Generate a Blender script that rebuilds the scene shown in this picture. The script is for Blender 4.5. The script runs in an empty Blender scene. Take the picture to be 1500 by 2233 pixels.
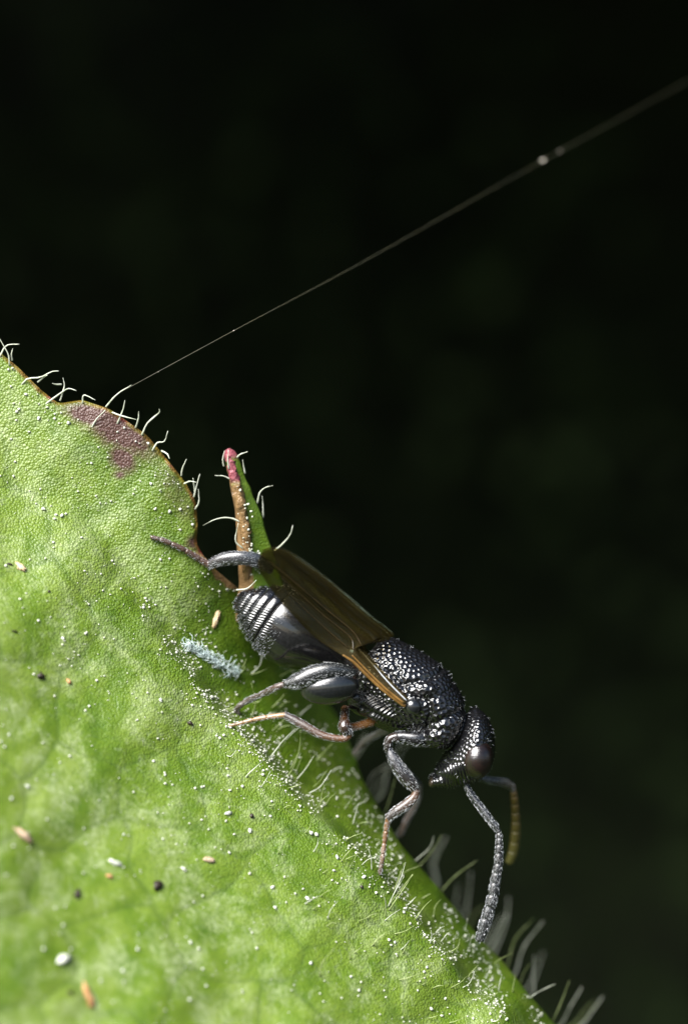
import bpy, math, random
import numpy as np
from mathutils import Vector, Matrix
from mathutils.kdtree import KDTree

# ------------------------------------------------------------------ camera, light, exposure
S = bpy.context.scene
COL = S.collection
R = math.radians
D = 60.0                       # camera distance to the plane of focus; 1 unit is about 1 mm of the place
FOCUS_Y = -0.15

cam = bpy.data.cameras.new('camera')
cam.sensor_fit = 'VERTICAL'
cam.sensor_height = 200.0
cam.sensor_width = 200.0
cam.lens = 200.0 * D / 22.33
cam.clip_start = 0.5
cam.clip_end = 20000
cam.dof.use_dof = True
cam.dof.focus_distance = D + FOCUS_Y
APERTURE = 2.1
cam.dof.aperture_fstop = cam.lens * 1e-3 / APERTURE
camo = bpy.data.objects.new('camera', cam)
camo.location = (0, -D, 0)
camo.rotation_euler = (R(90), 0, 0)
COL.objects.link(camo)
S.camera = camo

SUN_FROM = Vector((-0.50, -0.66, 0.74)).normalized()
w = bpy.data.worlds.new('World')
S.world = w
w.use_nodes = True
wn = w.node_tree
wn.nodes.clear()
sky = wn.nodes.new('ShaderNodeTexSky')
sky.sky_type = 'NISHITA'
sky.sun_disc = False
sky.sun_elevation = math.asin(SUN_FROM.z)
sky.sun_rotation = math.atan2(SUN_FROM.x, SUN_FROM.y)
bg = wn.nodes.new('ShaderNodeBackground')
bg.inputs['Strength'].default_value = 0.05
wo = wn.nodes.new('ShaderNodeOutputWorld')
wn.links.new(sky.outputs[0], bg.inputs[0])
wn.links.new(bg.outputs[0], wo.inputs[0])

sun = bpy.data.lights.new('sun', 'SUN')
sun.energy = 4.8
sun.angle = R(46)
sun.color = (1.0, 0.975, 0.94)
suno = bpy.data.objects.new('sun', sun)
suno.rotation_euler = SUN_FROM.to_track_quat('Z', 'Y').to_euler()
suno.location = SUN_FROM * 80
COL.objects.link(suno)

S.render.engine = 'CYCLES'
S.view_settings.view_transform = 'Standard'
S.view_settings.look = 'None'
S.view_settings.gamma = 1
S.view_settings.use_curve_mapping = False
S.view_settings.exposure = 1.72

rng = np.random.default_rng(7)
random.seed(7)

# ------------------------------------------------------------------ helpers
def P(px, py, y=0.0):
    """a point seen at photograph pixel px, py that stands y behind the plane of focus"""
    k = (D + y) / D
    return np.array([(px - 750) / 100 * k, y, (1116.5 - py) / 100 * k])

def tag(o, label=None, cat=None, group=None, kind=None):
    if label: o['label'] = label
    if cat: o['category'] = cat
    if group: o['group'] = group
    if kind: o['kind'] = kind
    return o

def empty(name, loc):
    o = bpy.data.objects.new(name, None)
    o.location = loc
    o.empty_display_size = 0.3
    COL.objects.link(o)
    return o

def mesh(name, V, F, mat=None, parent=None, smooth=True, origin=None):
    V = np.asarray(V, dtype=float)
    if parent is not None:
        off = np.array(parent['_o']) if '_o' in parent else np.array(parent.location)
        V = V - off
    elif origin is not None:
        V = V - np.array(origin)
    me = bpy.data.meshes.new(name)
    me.from_pydata(V.tolist(), [], [list(map(int, f)) for f in F])
    me.update()
    if smooth:
        me.polygons.foreach_set('use_smooth', np.ones(len(me.polygons), dtype=bool))
    if mat: me.materials.append(mat)
    o = bpy.data.objects.new(name, me)
    COL.objects.link(o)
    if parent is not None: o.parent = parent
    elif origin is not None: o.location = origin
    return o

def catmull(pts, n):
    """resample control points (rows) with a centripetal-like Catmull-Rom curve"""
    p = np.asarray(pts, dtype=float)
    if len(p) == 2:
        t = np.linspace(0, 1, n)[:, None]
        return p[0] * (1 - t) + p[1] * t
    ext = np.vstack([2 * p[0] - p[1], p, 2 * p[-1] - p[-2]])
    t = np.linspace(0, len(p) - 1, n)
    i = np.minimum(t.astype(int), len(p) - 2)
    f = (t - i)[:, None]
    a, b, c, d = ext[i], ext[i + 1], ext[i + 2], ext[i + 3]
    return 0.5 * (2 * b + (c - a) * f + (2 * a - 5 * b + 4 * c - d) * f ** 2 + (3 * b - a - 3 * c + d) * f ** 3)

def tube(ctrl, radii, n=12, m=8, flat=1.0, caps=True):
    """tapering tube through 3-D control points; flat squeezes it in depth"""
    ctrl = np.asarray(ctrl, dtype=float)
    c = catmull(ctrl, n)
    r = np.interp(np.linspace(0, len(ctrl) - 1, n), np.arange(len(ctrl)), np.asarray(radii, dtype=float)) if len(radii) == len(ctrl) \
        else np.interp(np.linspace(0, 1, n), np.linspace(0, 1, len(radii)), radii)
    T = np.gradient(c, axis=0)
    T /= np.linalg.norm(T, axis=1)[:, None] + 1e-9
    up = np.array([0, 1, 0]) if abs(T[0][1]) < 0.9 else np.array([1, 0, 0])
    V, F = [], []
    ang = np.linspace(0, 2 * math.pi, m, endpoint=False)
    for i in range(n):
        b = up - T[i] * np.dot(up, T[i])
        b /= np.linalg.norm(b) + 1e-9
        a = np.cross(b, T[i])
        up = b
        V.append(c[i] + r[i] * (np.cos(ang)[:, None] * a + flat * np.sin(ang)[:, None] * b))
    V = np.vstack(V)
    for i in range(n - 1):
        for j in range(m):
            k = (j + 1) % m
            F.append((i * m + j, i * m + k, (i + 1) * m + k, (i + 1) * m + j))
    if caps:
        V = np.vstack([V, c[0] - T[0] * r[0] * 0.7, c[-1] + T[-1] * r[-1] * 0.7])
        a0, a1 = len(V) - 2, len(V) - 1
        for j in range(m):
            k = (j + 1) % m
            F.append((k, j, a0))
            F.append(((n - 1) * m + j, (n - 1) * m + k, a1))
    return V, F

def lattice(seed, n=256):
    return np.random.default_rng(seed).random((n, n)) * 2 - 1

_L = {}
def vnoise(x, y, seed):
    if seed not in _L: _L[seed] = lattice(seed)
    L = _L[seed]
    x = np.asarray(x, dtype=float) + 1000; y = np.asarray(y, dtype=float) + 1000
    xi = np.floor(x).astype(int); yi = np.floor(y).astype(int)
    fx = x - xi; fy = y - yi
    fx = fx * fx * (3 - 2 * fx); fy = fy * fy * (3 - 2 * fy)
    a = L[xi % 256, yi % 256]; b = L[(xi + 1) % 256, yi % 256]
    c = L[xi % 256, (yi + 1) % 256]; d = L[(xi + 1) % 256, (yi + 1) % 256]
    return (a * (1 - fx) + b * fx) * (1 - fy) + (c * (1 - fx) + d * fx) * fy

# ------------------------------------------------------------------ materials
class Mat:
    def __init__(s, name):
        s.m = bpy.data.materials.new(name)
        s.m.use_nodes = True
        s.t = s.m.node_tree
        s.t.nodes.clear()
        s.out = s.n('ShaderNodeOutputMaterial')
        s.b = s.n('ShaderNodeBsdfPrincipled')
        s.l(s.b.outputs[0], s.out.inputs[0])
        s._c = None
    def n(s, typ, **kw):
        nd = s.t.nodes.new(typ)
        for k, v in kw.items(): setattr(nd, k, v)
        return nd
    def l(s, a, b): s.t.links.new(a, b)
    def coord(s):
        if s._c is None: s._c = s.n('ShaderNodeTexCoord').outputs['Object']
        return s._c
    def noise(s, scale, detail=4, rough=0.55, dist=0.0):
        nd = s.n('ShaderNodeTexNoise')
        nd.inputs['Scale'].default_value = scale
        nd.inputs['Detail'].default_value = detail
        nd.inputs['Roughness'].default_value = rough
        nd.inputs['Distortion'].default_value = dist
        s.l(s.coord(), nd.inputs['Vector'])
        return nd.outputs['Fac']
    def voro(s, scale, feature='F1', rnd=1.0):
        nd = s.n('ShaderNodeTexVoronoi', feature=feature)
        nd.inputs['Scale'].default_value = scale
        nd.inputs['Randomness'].default_value = rnd
        s.l(s.coord(), nd.inputs['Vector'])
        return nd.outputs['Distance']
    def attr(s, name, out='Fac'):
        nd = s.n('ShaderNodeAttribute', attribute_name=name)
        return nd.outputs[out]
    def ramp(s, fac, stops):
        nd = s.n('ShaderNodeValToRGB')
        e = nd.color_ramp.elements
        while len(e) < len(stops): e.new(0.5)
        for k, (p, c) in zip(e, stops):
            k.position = p
            k.color = (*c, 1) if len(c) == 3 else c
        s.l(fac, nd.inputs[0])
        return nd.outputs[0]
    def rng(s, fac, a, b, c=0.0, d=1.0):
        nd = s.n('ShaderNodeMapRange')
        for k, v in zip(('From Min', 'From Max', 'To Min', 'To Max'), (a, b, c, d)): nd.inputs[k].default_value = v
        s.l(fac, nd.inputs['Value'])
        return nd.outputs[0]
    def mix(s, fac, a, b):
        nd = s.n('ShaderNodeMix', data_type='RGBA')
        if hasattr(fac, 'links'): s.l(fac, nd.inputs['Factor'])
        else: nd.inputs['Factor'].default_value = fac
        for v, k in ((a, 6), (b, 7)):
            if hasattr(v, 'links'): s.l(v, nd.inputs[k])
            else: nd.inputs[k].default_value = (*v, 1)
        return nd.outputs[2]
    def math(s, op, a, b=0.0):
        nd = s.n('ShaderNodeMath', operation=op)
        for v, k in ((a, 0), (b, 1)):
            if hasattr(v, 'links'): s.l(v, nd.inputs[k])
            else: nd.inputs[k].default_value = v
        return nd.outputs[0]
    def bump(s, h, strength=0.5, dist=0.02, prev=None):
        nd = s.n('ShaderNodeBump')
        nd.inputs['Strength'].default_value = strength
        nd.inputs['Distance'].default_value = dist
        s.l(h, nd.inputs['Height'])
        if prev is not None: s.l(prev, nd.inputs['Normal'])
        return nd.outputs[0]
    def set(s, **kw):
        for k, v in kw.items():
            i = s.b.inputs[k.replace('_', ' ')]
            if hasattr(v, 'links'): s.l(v, i)
            elif isinstance(v, tuple): i.default_value = (*v, 1)
            else: i.default_value = v
        return s
    def translucent(s, fac, col):
        tr = s.n('ShaderNodeBsdfTranslucent')
        if hasattr(col, 'links'): s.l(col, tr.inputs[0])
        else: tr.inputs[0].default_value = (*col, 1)
        mx = s.n('ShaderNodeMixShader')
        mx.inputs[0].default_value = fac
        s.l(s.b.outputs[0], mx.inputs[1]); s.l(tr.outputs[0], mx.inputs[2])
        s.l(mx.outputs[0], s.out.inputs[0])
        return s

def leaf_material():
    m = Mat('leaf blade')
    big = m.noise(0.55, 5, 0.6)
    mid = m.noise(1.7, 6, 0.62)
    fine = m.noise(9.0, 4, 0.6)
    g = m.ramp(m.math('ADD', m.math('ADD', m.math('MULTIPLY', big, 0.5), m.math('MULTIPLY', mid, 0.5)), m.rng(m.attr('bloom_and_light'), 0, 1, -0.06, 0.02)),  # also shifts the turned side to darker green, painting in its shade
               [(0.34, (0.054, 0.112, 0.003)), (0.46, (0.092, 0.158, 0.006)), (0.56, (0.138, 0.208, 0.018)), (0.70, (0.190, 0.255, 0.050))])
    # broken whitish patches: powdery bloom plus sheen painted into the colour
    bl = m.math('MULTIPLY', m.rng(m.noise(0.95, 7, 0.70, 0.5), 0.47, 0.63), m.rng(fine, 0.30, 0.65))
    g = m.mix(m.math('MULTIPLY', bl, m.attr('bloom_and_light')), g, (0.31, 0.37, 0.17))
    bl2 = m.math('MULTIPLY', m.rng(m.noise(3.4, 6, 0.7, 0.8), 0.56, 0.72), m.math('MULTIPLY', m.attr('bloom_and_light'), 0.6))
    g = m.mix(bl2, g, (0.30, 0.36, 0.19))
    # yellowish blotches
    ye = m.rng(m.noise(0.9, 3, 0.5), 0.62, 0.75)
    g = m.mix(m.math('MULTIPLY', ye, 0.5), g, (0.20, 0.27, 0.035))
    # fine cell colour
    cell = m.voro(19.5, 'F1')
    g = m.mix(m.math('MULTIPLY', m.rng(cell, 0.25, 0.85), 0.35), g, (0.035, 0.085, 0.006))
    vein = m.attr('vein')
    g = m.mix(m.math('MULTIPLY', vein, 0.38), g, (0.035, 0.070, 0.012))
    rn = m.noise(6, 4, 0.6)
    red = m.rng(m.math('ADD', m.attr('red'), m.math('MULTIPLY', m.math('SUBTRACT', rn, 0.5), 0.55)), 0.22, 0.80)
    redcol = m.mix(fine, (0.058, 0.020, 0.015), (0.110, 0.062, 0.050))
    redcol = m.mix(m.attr('tip'), redcol, m.mix(fine, (0.20, 0.03, 0.045), (0.36, 0.12, 0.14)))
    g = m.mix(red, g, redcol)
    mar = m.rng(m.math('ADD', m.attr('margin'), m.math('MULTIPLY', m.math('SUBTRACT', rn, 0.5), 0.5)), 0.45, 0.75)
    g = m.mix(mar, g, m.ramp(m.noise(2.2, 3), [(0.35, (0.16, 0.16, 0.012)), (0.52, (0.15, 0.085, 0.012)), (0.66, (0.12, 0.02, 0.015))]))
    br = m.rng(m.math('ADD', m.attr('brown'), m.math('MULTIPLY', m.math('SUBTRACT', rn, 0.5), 0.8)), 0.42, 0.65)
    g = m.mix(br, g, m.mix(m.noise(14, 4), (0.10, 0.045, 0.012), (0.34, 0.22, 0.10)))
    b1 = m.bump(m.noise(4.0, 5, 0.6), 0.16, 0.08)
    wob = m.n('ShaderNodeTexNoise'); wob.inputs['Scale'].default_value = 13; wob.inputs['Detail'].default_value = 1.5
    wob.inputs['Distortion'].default_value = 1.2
    m.l(m.coord(), wob.inputs['Vector'])
    cells = m.math('MULTIPLY', m.math('ADD', m.math('MULTIPLY', cell, -0.9), m.math('MULTIPLY', wob.outputs['Fac'], 0.35)), m.attr('cellular'))
    b2 = m.bump(cells, 0.70, 0.034, b1)
    b3 = m.bump(m.noise(40, 3, 0.6), 0.35, 0.012, b2)
    m.set(Base_Color=g, Roughness=m.rng(fine, 0.3, 0.7, 0.36, 0.52), Normal=b3)
    m.b.inputs['Specular IOR Level'].default_value = 0.55
    return m.translucent(0.22, m.mix(0.5, g, (0.24, 0.36, 0.02))).m

def simple(name, c1, c2, scale=8, rough=0.5, spec=0.5, bump=0.3, bscale=30, bdist=0.02, transl=0):
    m = Mat(name)
    g = m.mix(m.rng(m.noise(scale, 4, 0.6), 0.3, 0.7), c1, c2)
    m.set(Base_Color=g, Roughness=rough, Normal=m.bump(m.noise(bscale, 4, 0.6), bump, bdist))
    m.b.inputs['Specular IOR Level'].default_value = spec
    if transl: m.translucent(transl, g)
    return m.m

def body_material():
    m = Mat('wasp cuticle')
    tint = m.attr('tint', 'Color')
    n1 = m.noise(22, 4, 0.6)
    col = m.mix(m.math('MULTIPLY', m.rng(n1, 0.35, 0.7), 0.5), tint, m.mix(0.6, tint, (0.02, 0.02, 0.022)))
    gl = m.math('MULTIPLY', m.attr('rough'), 0.85)
    rough = m.math('ADD', gl, m.rng(n1, 0.3, 0.7, -0.03, 0.06))
    grain = m.math('MULTIPLY', m.noise(55, 3, 0.65), m.math('MULTIPLY', m.attr('grain'), 0.45))
    nd = m.bump(grain, 0.9, 0.03)
    m.set(Base_Color=col, Roughness=rough, Normal=nd)
    m.b.inputs['Specular IOR Level'].default_value = 0.55
    m.b.inputs['IOR'].default_value = 1.58
    m.b.inputs['Coat Weight'].default_value = 0.25
    m.b.inputs['Coat Roughness'].default_value = 0.12
    return m.m

def wing_material():
    m = Mat('wing membrane')
    n = m.noise(2.6, 4, 0.55)
    col = m.ramp(n, [(0.32, (0.016, 0.014, 0.004)), (0.5, (0.034, 0.032, 0.007)), (0.68, (0.056, 0.044, 0.014))])
    base = m.attr('amber')
    cx = m.n('ShaderNodeCombineXYZ')
    m.l(m.math('MULTIPLY', m.attr('along'), 2.2), cx.inputs[0]); m.l(m.math('MULTIPLY', m.attr('across'), 6.0), cx.inputs[1])
    st = m.n('ShaderNodeTexNoise'); st.inputs['Scale'].default_value = 1.0; st.inputs['Detail'].default_value = 3; st.inputs['Distortion'].default_value = 1.4
    m.l(cx.outputs[0], st.inputs['Vector'])
    streak = st.outputs['Fac']
    col = m.mix(m.rng(streak, 0.38, 0.66), m.mix(0.5, col, (0.006, 0.006, 0.002)), m.mix(0.45, col, (0.060, 0.046, 0.018)))
    speck = m.math('MULTIPLY', m.rng(m.voro(30, 'F1'), 0.10, 0.30, 1, 0), m.rng(m.attr('across'), 0.02, 0.38, 0.75, 0.12))
    col = m.mix(speck, col, (0.16, 0.145, 0.10))
    col = m.mix(base, col, (0.135, 0.098, 0.042))
    hairs = m.voro(26, 'F1')
    col = m.mix(m.math('MULTIPLY', m.rng(hairs, 0.05, 0.28, 1, 0), 0.55), col, (0.012, 0.009, 0.004))
    m.set(Base_Color=col, Roughness=0.24, Normal=m.bump(m.math('ADD', m.math('MULTIPLY', hairs, 0.25), m.math('MULTIPLY', streak, 0.8)), 0.5, 0.05))
    m.b.inputs['Specular IOR Level'].default_value = 0.5
    try:
        m.b.inputs['Thin Film Thickness'].default_value = 560.0
        m.b.inputs['Thin Film IOR'].default_value = 1.45
    except KeyError:
        pass
    tr = m.n('ShaderNodeBsdfTransparent')
    tr.inputs[0].default_value = (0.66, 0.61, 0.45, 1)
    mx = m.n('ShaderNodeMixShader')
    m.l(m.math('SUBTRACT', m.math('ADD', m.rng(n, 0.3, 0.7, 0.27, 0.15), m.math('MULTIPLY', m.attr('amber'), 0.30)), m.math('MULTIPLY', m.attr('along'), 0.04)), mx.inputs[0])
    m.l(tr.outputs[0], mx.inputs[1]); m.l(m.b.outputs[0], mx.inputs[2])
    # factor 1 is membrane
    m.l(mx.outputs[0], m.out.inputs[0])
    return m.m

def eye_material():
    m = Mat('compound eye')
    n = m.noise(3.5, 4)
    col = m.mix(m.rng(n, 0.35, 0.65), (0.005, 0.0035, 0.0035), (0.013, 0.007, 0.006))
    m.set(Base_Color=col, Roughness=0.22, Normal=m.bump(m.voro(32, 'F1', 0.25), 0.35, 0.012))
    m.b.inputs['Specular IOR Level'].default_value = 0.7
    return m.m

M = dict(
    leaf=leaf_material(),
    hair=simple('leaf hair', (0.42, 0.46, 0.34), (0.62, 0.64, 0.56), 6, 0.4, 0.5, 0.2, 40, 0.01, 0.35),
    greenhair=simple('green leaf hair', (0.20, 0.26, 0.08), (0.36, 0.42, 0.20), 6, 0.4, 0.5, 0.2, 40, 0.01, 0.35),
    dust=simple('dust', (0.30, 0.33, 0.23), (0.60, 0.60, 0.52), 14, 0.6, 0.4, 0.3, 40, 0.02, 0.15),
    body=body_material(), wing=wing_material(), eye=eye_material(),
    vein=simple('wing vein', (0.10, 0.05, 0.012), (0.24, 0.13, 0.035), 5, 0.35, 0.5),
    darkvein=simple('dark wing vein', (0.016, 0.011, 0.004), (0.04, 0.025, 0.008), 5, 0.35, 0.5),
    seta=simple('pale seta', (0.34, 0.36, 0.38), (0.52, 0.54, 0.56), 9, 0.3, 0.6, 0.0),
    lens=simple('ocellus lens', (0.02, 0.012, 0.01), (0.05, 0.03, 0.02), 9, 0.06, 0.8, 0.0),
    silk=simple('silk', (0.075, 0.08, 0.055), (0.11, 0.105, 0.06), 3, 0.5, 0.4, 0.0),
    bead=simple('silk bead', (0.50, 0.46, 0.38), (0.66, 0.62, 0.52), 3, 0.3, 0.5, 0.3),
    fluff=simple('lint', (0.42, 0.54, 0.54), (0.66, 0.72, 0.70), 4, 0.5, 0.4, 0.0, transl=0.3),
    tan=simple('dry flake', (0.34, 0.22, 0.10), (0.58, 0.47, 0.30), 6, 0.55, 0.4),
    pink=simple('pinkish flake', (0.24, 0.15, 0.09), (0.44, 0.35, 0.25), 9, 0.7, 0.3, 0.6, 14, 0.05),
    orange=simple('orange crumb', (0.26, 0.12, 0.04), (0.40, 0.24, 0.11), 9, 0.7, 0.3, 0.6, 14, 0.05),
    black=simple('black crumb', (0.008, 0.007, 0.005), (0.028, 0.020, 0.012), 6, 0.5, 0.4),
    white=simple('pale crumb', (0.42, 0.45, 0.36), (0.62, 0.63, 0.56), 5, 0.7, 0.3, transl=0.2),
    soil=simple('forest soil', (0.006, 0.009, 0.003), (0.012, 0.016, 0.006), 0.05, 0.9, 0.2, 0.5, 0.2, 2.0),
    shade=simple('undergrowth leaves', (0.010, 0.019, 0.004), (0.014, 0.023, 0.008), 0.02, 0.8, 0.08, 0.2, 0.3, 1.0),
    added_canopy=simple('canopy leaves', (0.018, 0.038, 0.010), (0.035, 0.060, 0.016), 0.02, 0.6, 0.3, 0.2, 0.3, 1.0),
)

# ------------------------------------------------------------------ far setting: ground, bank, undergrowth, leaves added overhead to shade it
def sheet(name, fx, nu, nv, mat, kind):
    V, F = [], []
    for i in range(nu):
        for j in range(nv):
            V.append(fx(i / (nu - 1), j / (nv - 1)))
    for i in range(nu - 1):
        for j in range(nv - 1):
            F.append((i * nv + j, (i + 1) * nv + j, (i + 1) * nv + j + 1, i * nv + j + 1))
    return tag(mesh(name, V, F, mat), kind=kind)

def gfun(a, b):
    x = (a * 2 - 1); y = (b * 2 - 1)
    X = math.copysign(abs(x) ** 3, x) * 6000; Y = math.copysign(abs(y) ** 3, y) * 6000
    return (X, Y, -120 + float(vnoise(X / 60, Y / 60, 41)) * 4)
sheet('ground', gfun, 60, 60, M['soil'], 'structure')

def hfun(a, b):
    th = (a * 2 - 1) * 1.45
    rr = 250 + b * 300
    z = -124 + b ** 1.4 * 700
    n = float(vnoise(a * 26, b * 14, 42)) * 22
    return ((rr + n) * math.sin(th) * 1.15, (rr + n) * math.cos(th) - 20, z + n * 0.4)
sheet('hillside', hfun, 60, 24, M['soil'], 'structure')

def leaf_cloud(name, count, place, size, mat, seed):
    r = np.random.default_rng(seed)
    base = np.array([(-.5, 0, 0), (-.22, .2, .03), (.12, .22, .05), (.5, 0, -.06), (.12, -.22, .05), (-.22, -.2, .03), (0, 0, -.02)])
    fc = [(0, 6, 1), (1, 6, 2), (2, 6, 3), (3, 6, 4), (4, 6, 5), (5, 6, 0)]
    C = np.array([place(r) for i in range(count)])
    q = r.normal(size=(count, 4)); q /= np.linalg.norm(q, axis=1)[:, None]
    w_, x, y, z = q.T
    Q = np.stack([1 - 2 * (y * y + z * z), 2 * (x * y - z * w_), 2 * (x * z + y * w_), 2 * (x * y + z * w_), 1 - 2 * (x * x + z * z), 2 * (y * z - x * w_),
                  2 * (x * z - y * w_), 2 * (y * z + x * w_), 1 - 2 * (x * x + y * y)], 1).reshape(-1, 3, 3)
    sz = size[0] + (size[1] - size[0]) * r.random(count)
    V = (np.einsum('nij,kj->nki', Q, base) * sz[:, None, None] + C[:, None, :]).reshape(-1, 3)
    F = (np.array(fc)[None] + 7 * np.arange(count)[:, None, None]).reshape(-1, 3)
    return mesh(name, V, F, mat)

def ug(r):
    th = (r.random() * 2 - 1) * 1.3
    rr = 200 + r.random() * 70
    b = r.random()
    return (rr * math.sin(th) * 1.15, rr * math.cos(th) - 20, -120 + b * 225)
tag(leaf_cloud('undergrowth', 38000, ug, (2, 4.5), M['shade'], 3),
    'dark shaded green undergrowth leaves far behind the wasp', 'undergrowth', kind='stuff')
def cn(r):  # leaves added out of view to keep the sun off the undergrowth
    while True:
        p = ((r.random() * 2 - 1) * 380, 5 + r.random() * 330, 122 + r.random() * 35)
        if math.hypot(p[0] + 95, p[1] - 120) > 62 or r.random() < 0.6: return p  # thinned spot, made so a soft glow reaches the left background
tag(leaf_cloud('added_canopy', 8000, cn, (18, 36), M['added_canopy'], 4),
    'dense dark leaves added overhead out of view to shade the background', 'added_canopy', kind='stuff')

# ------------------------------------------------------------------ the leaf
EDGE = np.array([(-330, 470), (-200, 590), (-70, 700), (0, 768), (40, 800), (90, 850), (128, 880), (180, 872), (240, 892), (320, 948), (372, 1010),
                 (405, 1052), (427, 1092), (432, 1150), (428, 1182), (441, 1208), (470, 1242), (520, 1284), (575, 1335), (640, 1420), (690, 1490),
                 (735, 1562), (768, 1635), (790, 1700), (830, 1768), (870, 1838), (910, 1884), (950, 1930), (1000, 1990), (1050, 2050),
                 (1100, 2102), (1150, 2165), (1210, 2235), (1290, 2325), (1400, 2450)], dtype=float)
UU = np.array([600, 994, 1180, 1365, 1620, 1923, 2094, 2390, 2800])
CC = np.array([960, 990, 1020, 1060, 1085, 1066, 1112, 1122, 1130])
KU = np.array([300, 1000, 1200, 1330, 1480, 1650, 1950, 2400, 3000])
KV = np.array([0.0, 0.03, 0.22, 0.65, 1.25, 1.9, 2.4, 2.9, 3.0])
VP = np.array([(x * 215 + random.uniform(-75, 75) + (y % 2) * 100, y * 190 + random.uniform(-65, 65)) for x in range(-3, 8) for y in range(2, 15)])

def cells2(px, py):
    sh = np.shape(px)
    wx = np.ravel(px) + 26 * vnoise(np.ravel(px) / 70, np.ravel(py) / 70, 11)
    wy = np.ravel(py) + 26 * vnoise(np.ravel(px) / 70, np.ravel(py) / 70, 12)
    f1 = np.full(wx.shape, 1e9); f2 = f1.copy()
    for a, b in VP:
        d = np.hypot(wx - a, wy - b)
        f2 = np.minimum(f2, np.maximum(d, f1)); f1 = np.minimum(f1, d)
    return (f2 - f1).reshape(sh)

def sp(a, wd): return (a + np.sqrt(a * a + wd * wd)) / 2

def leaf_d(px, py):
    u = (px + py) / 1.41421
    c = np.interp(u, UU, CC) + 16 * vnoise(u / 90, u * 0, 13)
    return u, (py - px - c) / 141.42

def leaf_y(px, py):
    px = np.asarray(px, dtype=float); py = np.asarray(py, dtype=float)
    u, d = leaf_d(px, py)
    k = np.interp(u, KU, KV)
    y = -0.72 * sp(d, 0.24) + k * sp(-d, 0.28)
    st = np.clip(0.15 - d, 0, 0.55) / 0.55
    y = y + np.interp(u, [800, 950, 1300, 1600, 1800], [0, .22, .30, .15, 0]) * st * st * (3 - 2 * st)
    s2 = np.clip((0.06 - d) / 0.26, 0, 1)
    y = y + np.interp(u, [1150, 1350, 1550, 1950, 2200, 2400], [0, .28, .50, .50, .32, .1]) * s2 * s2 * (3 - 2 * s2)
    left = np.clip((d + 0.5) / 1.2, 0, 1)
    f = cells2(px, py)
    y = y - left * 0.035 * np.minimum(f / 100, 1) ** 0.7
    y = y + (0.15 * vnoise(px / 170, py / 170, 14) + 0.020 * vnoise(px / 60, py / 60, 15)) * (0.35 + 0.65 * left)
    y = y + 0.009 * vnoise(px / 24, py / 24, 16)
    return y

def leaf_pts(px, py):
    def W(a, b):
        y = leaf_y(a, b); k = (D + y) / D
        return np.stack([(a - 750) / 100 * k, y, (1116.5 - b) / 100 * k], -1)
    p = W(px, py)
    n = np.cross(W(px + 6, py) - p, W(px, py + 6) - p)
    n /= np.linalg.norm(n, axis=-1)[..., None]
    return p, np.where(n[..., 1:2] > 0, -n, n)

def leaf_pt(px, py, lift=0.0):
    """a point on the blade and the blade's normal there"""
    e = 6.0
    p = P(px, py, float(leaf_y(px, py)))
    a = P(px + e, py, float(leaf_y(px + e, py))); b = P(px, py + e, float(leaf_y(px, py + e)))
    n = np.cross(a - p, b - p)
    n /= np.linalg.norm(n)
    if n[1] > 0: n = -n
    return p + n * lift, n

INW = np.array([-0.72, 0.69])
def edge_curve(n):
    seg = np.hypot(*np.diff(EDGE, axis=0).T)
    t = np.concatenate([[0], np.cumsum(seg)])
    tt = np.linspace(0, t[-1], n)
    e = np.stack([np.interp(tt, t, EDGE[:, 0]), np.interp(tt, t, EDGE[:, 1])], 1)
    ker = np.ones(5) / 5
    for k in range(2):
        pad = np.pad(e[:, k], 2, mode='edge')
        e[:, k] = np.convolve(pad, ker, 'valid')
    return e

leaf = empty('leaf', tuple(P(300, 1600, 0.5)))
tag(leaf, 'large hairy green leaf with a reddish margin patch and pale dust, under the wasp', 'leaf')
NT, NS = 620, 330
E = edge_curve(NT)
ss = 1350 * (np.linspace(0, 1, NS) ** 1.35)
PX = E[:, None, 0] + INW[0] * ss[None, :]
PY = E[:, None, 1] + INW[1] * ss[None, :]
YY = leaf_y(PX, PY)
fr = cells2(PX, PY)
uu, dd = leaf_d(PX, PY)
# a small roll of the margin
jit = vnoise(np.arange(NT) / 4.0, np.zeros(NT), 17)[:, None]
YY = YY + 0.10 * np.exp(-ss[None, :] / 9.0) * (1 + 0.6 * jit)
# the blade rolls on over its own horizon in the lower part
NB = 12
bq = np.linspace(1, 0, NB, endpoint=False)
ub = (E[:, 0] + E[:, 1]) / 1.41421
roll = np.clip((ub - 1330) / 250, 0, 1)
sb = 2.0 + 70 * bq ** 1.6
BX = E[:, None, 0] + INW[0] * sb[None, :] * roll[:, None]
BY = E[:, None, 1] + INW[1] * sb[None, :] * roll[:, None]
BYd = YY[:, :1] + roll[:, None] * 8.0 * bq[None, :] + (1 - roll[:, None]) * 0.05 * bq[None, :]
BX -= 2 * INW[0] * roll[:, None] * 1; BY -= 2 * INW[1] * roll[:, None]
PXa = np.concatenate([BX, PX], 1); PYa = np.concatenate([BY, PY], 1); YYa = np.concatenate([BYd, YY], 1)
NC = NB + NS
K = (D + YYa) / D
VV = np.stack([(PXa - 750) / 100 * K, YYa, (1116.5 - PYa) / 100 * K], -1).reshape(-1, 3)
ii, jj = np.meshgrid(np.arange(NT - 1), np.arange(NC - 1), indexing='ij')
base = (ii * NC + jj).ravel()
FF = np.stack([base, base + 1, base + NC + 1, base + NC], 1)
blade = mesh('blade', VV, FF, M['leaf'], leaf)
def padd(a, fill): return np.concatenate([np.full((NT, NB), fill) if np.isscalar(fill) else np.repeat(fill, NB, 1), a], 1)
def patt(o, name, vals):
    a = o.data.attributes.new(name, 'FLOAT', 'POINT')
    a.data.foreach_set('value', np.ascontiguousarray(vals, dtype=np.float32).ravel())
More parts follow.
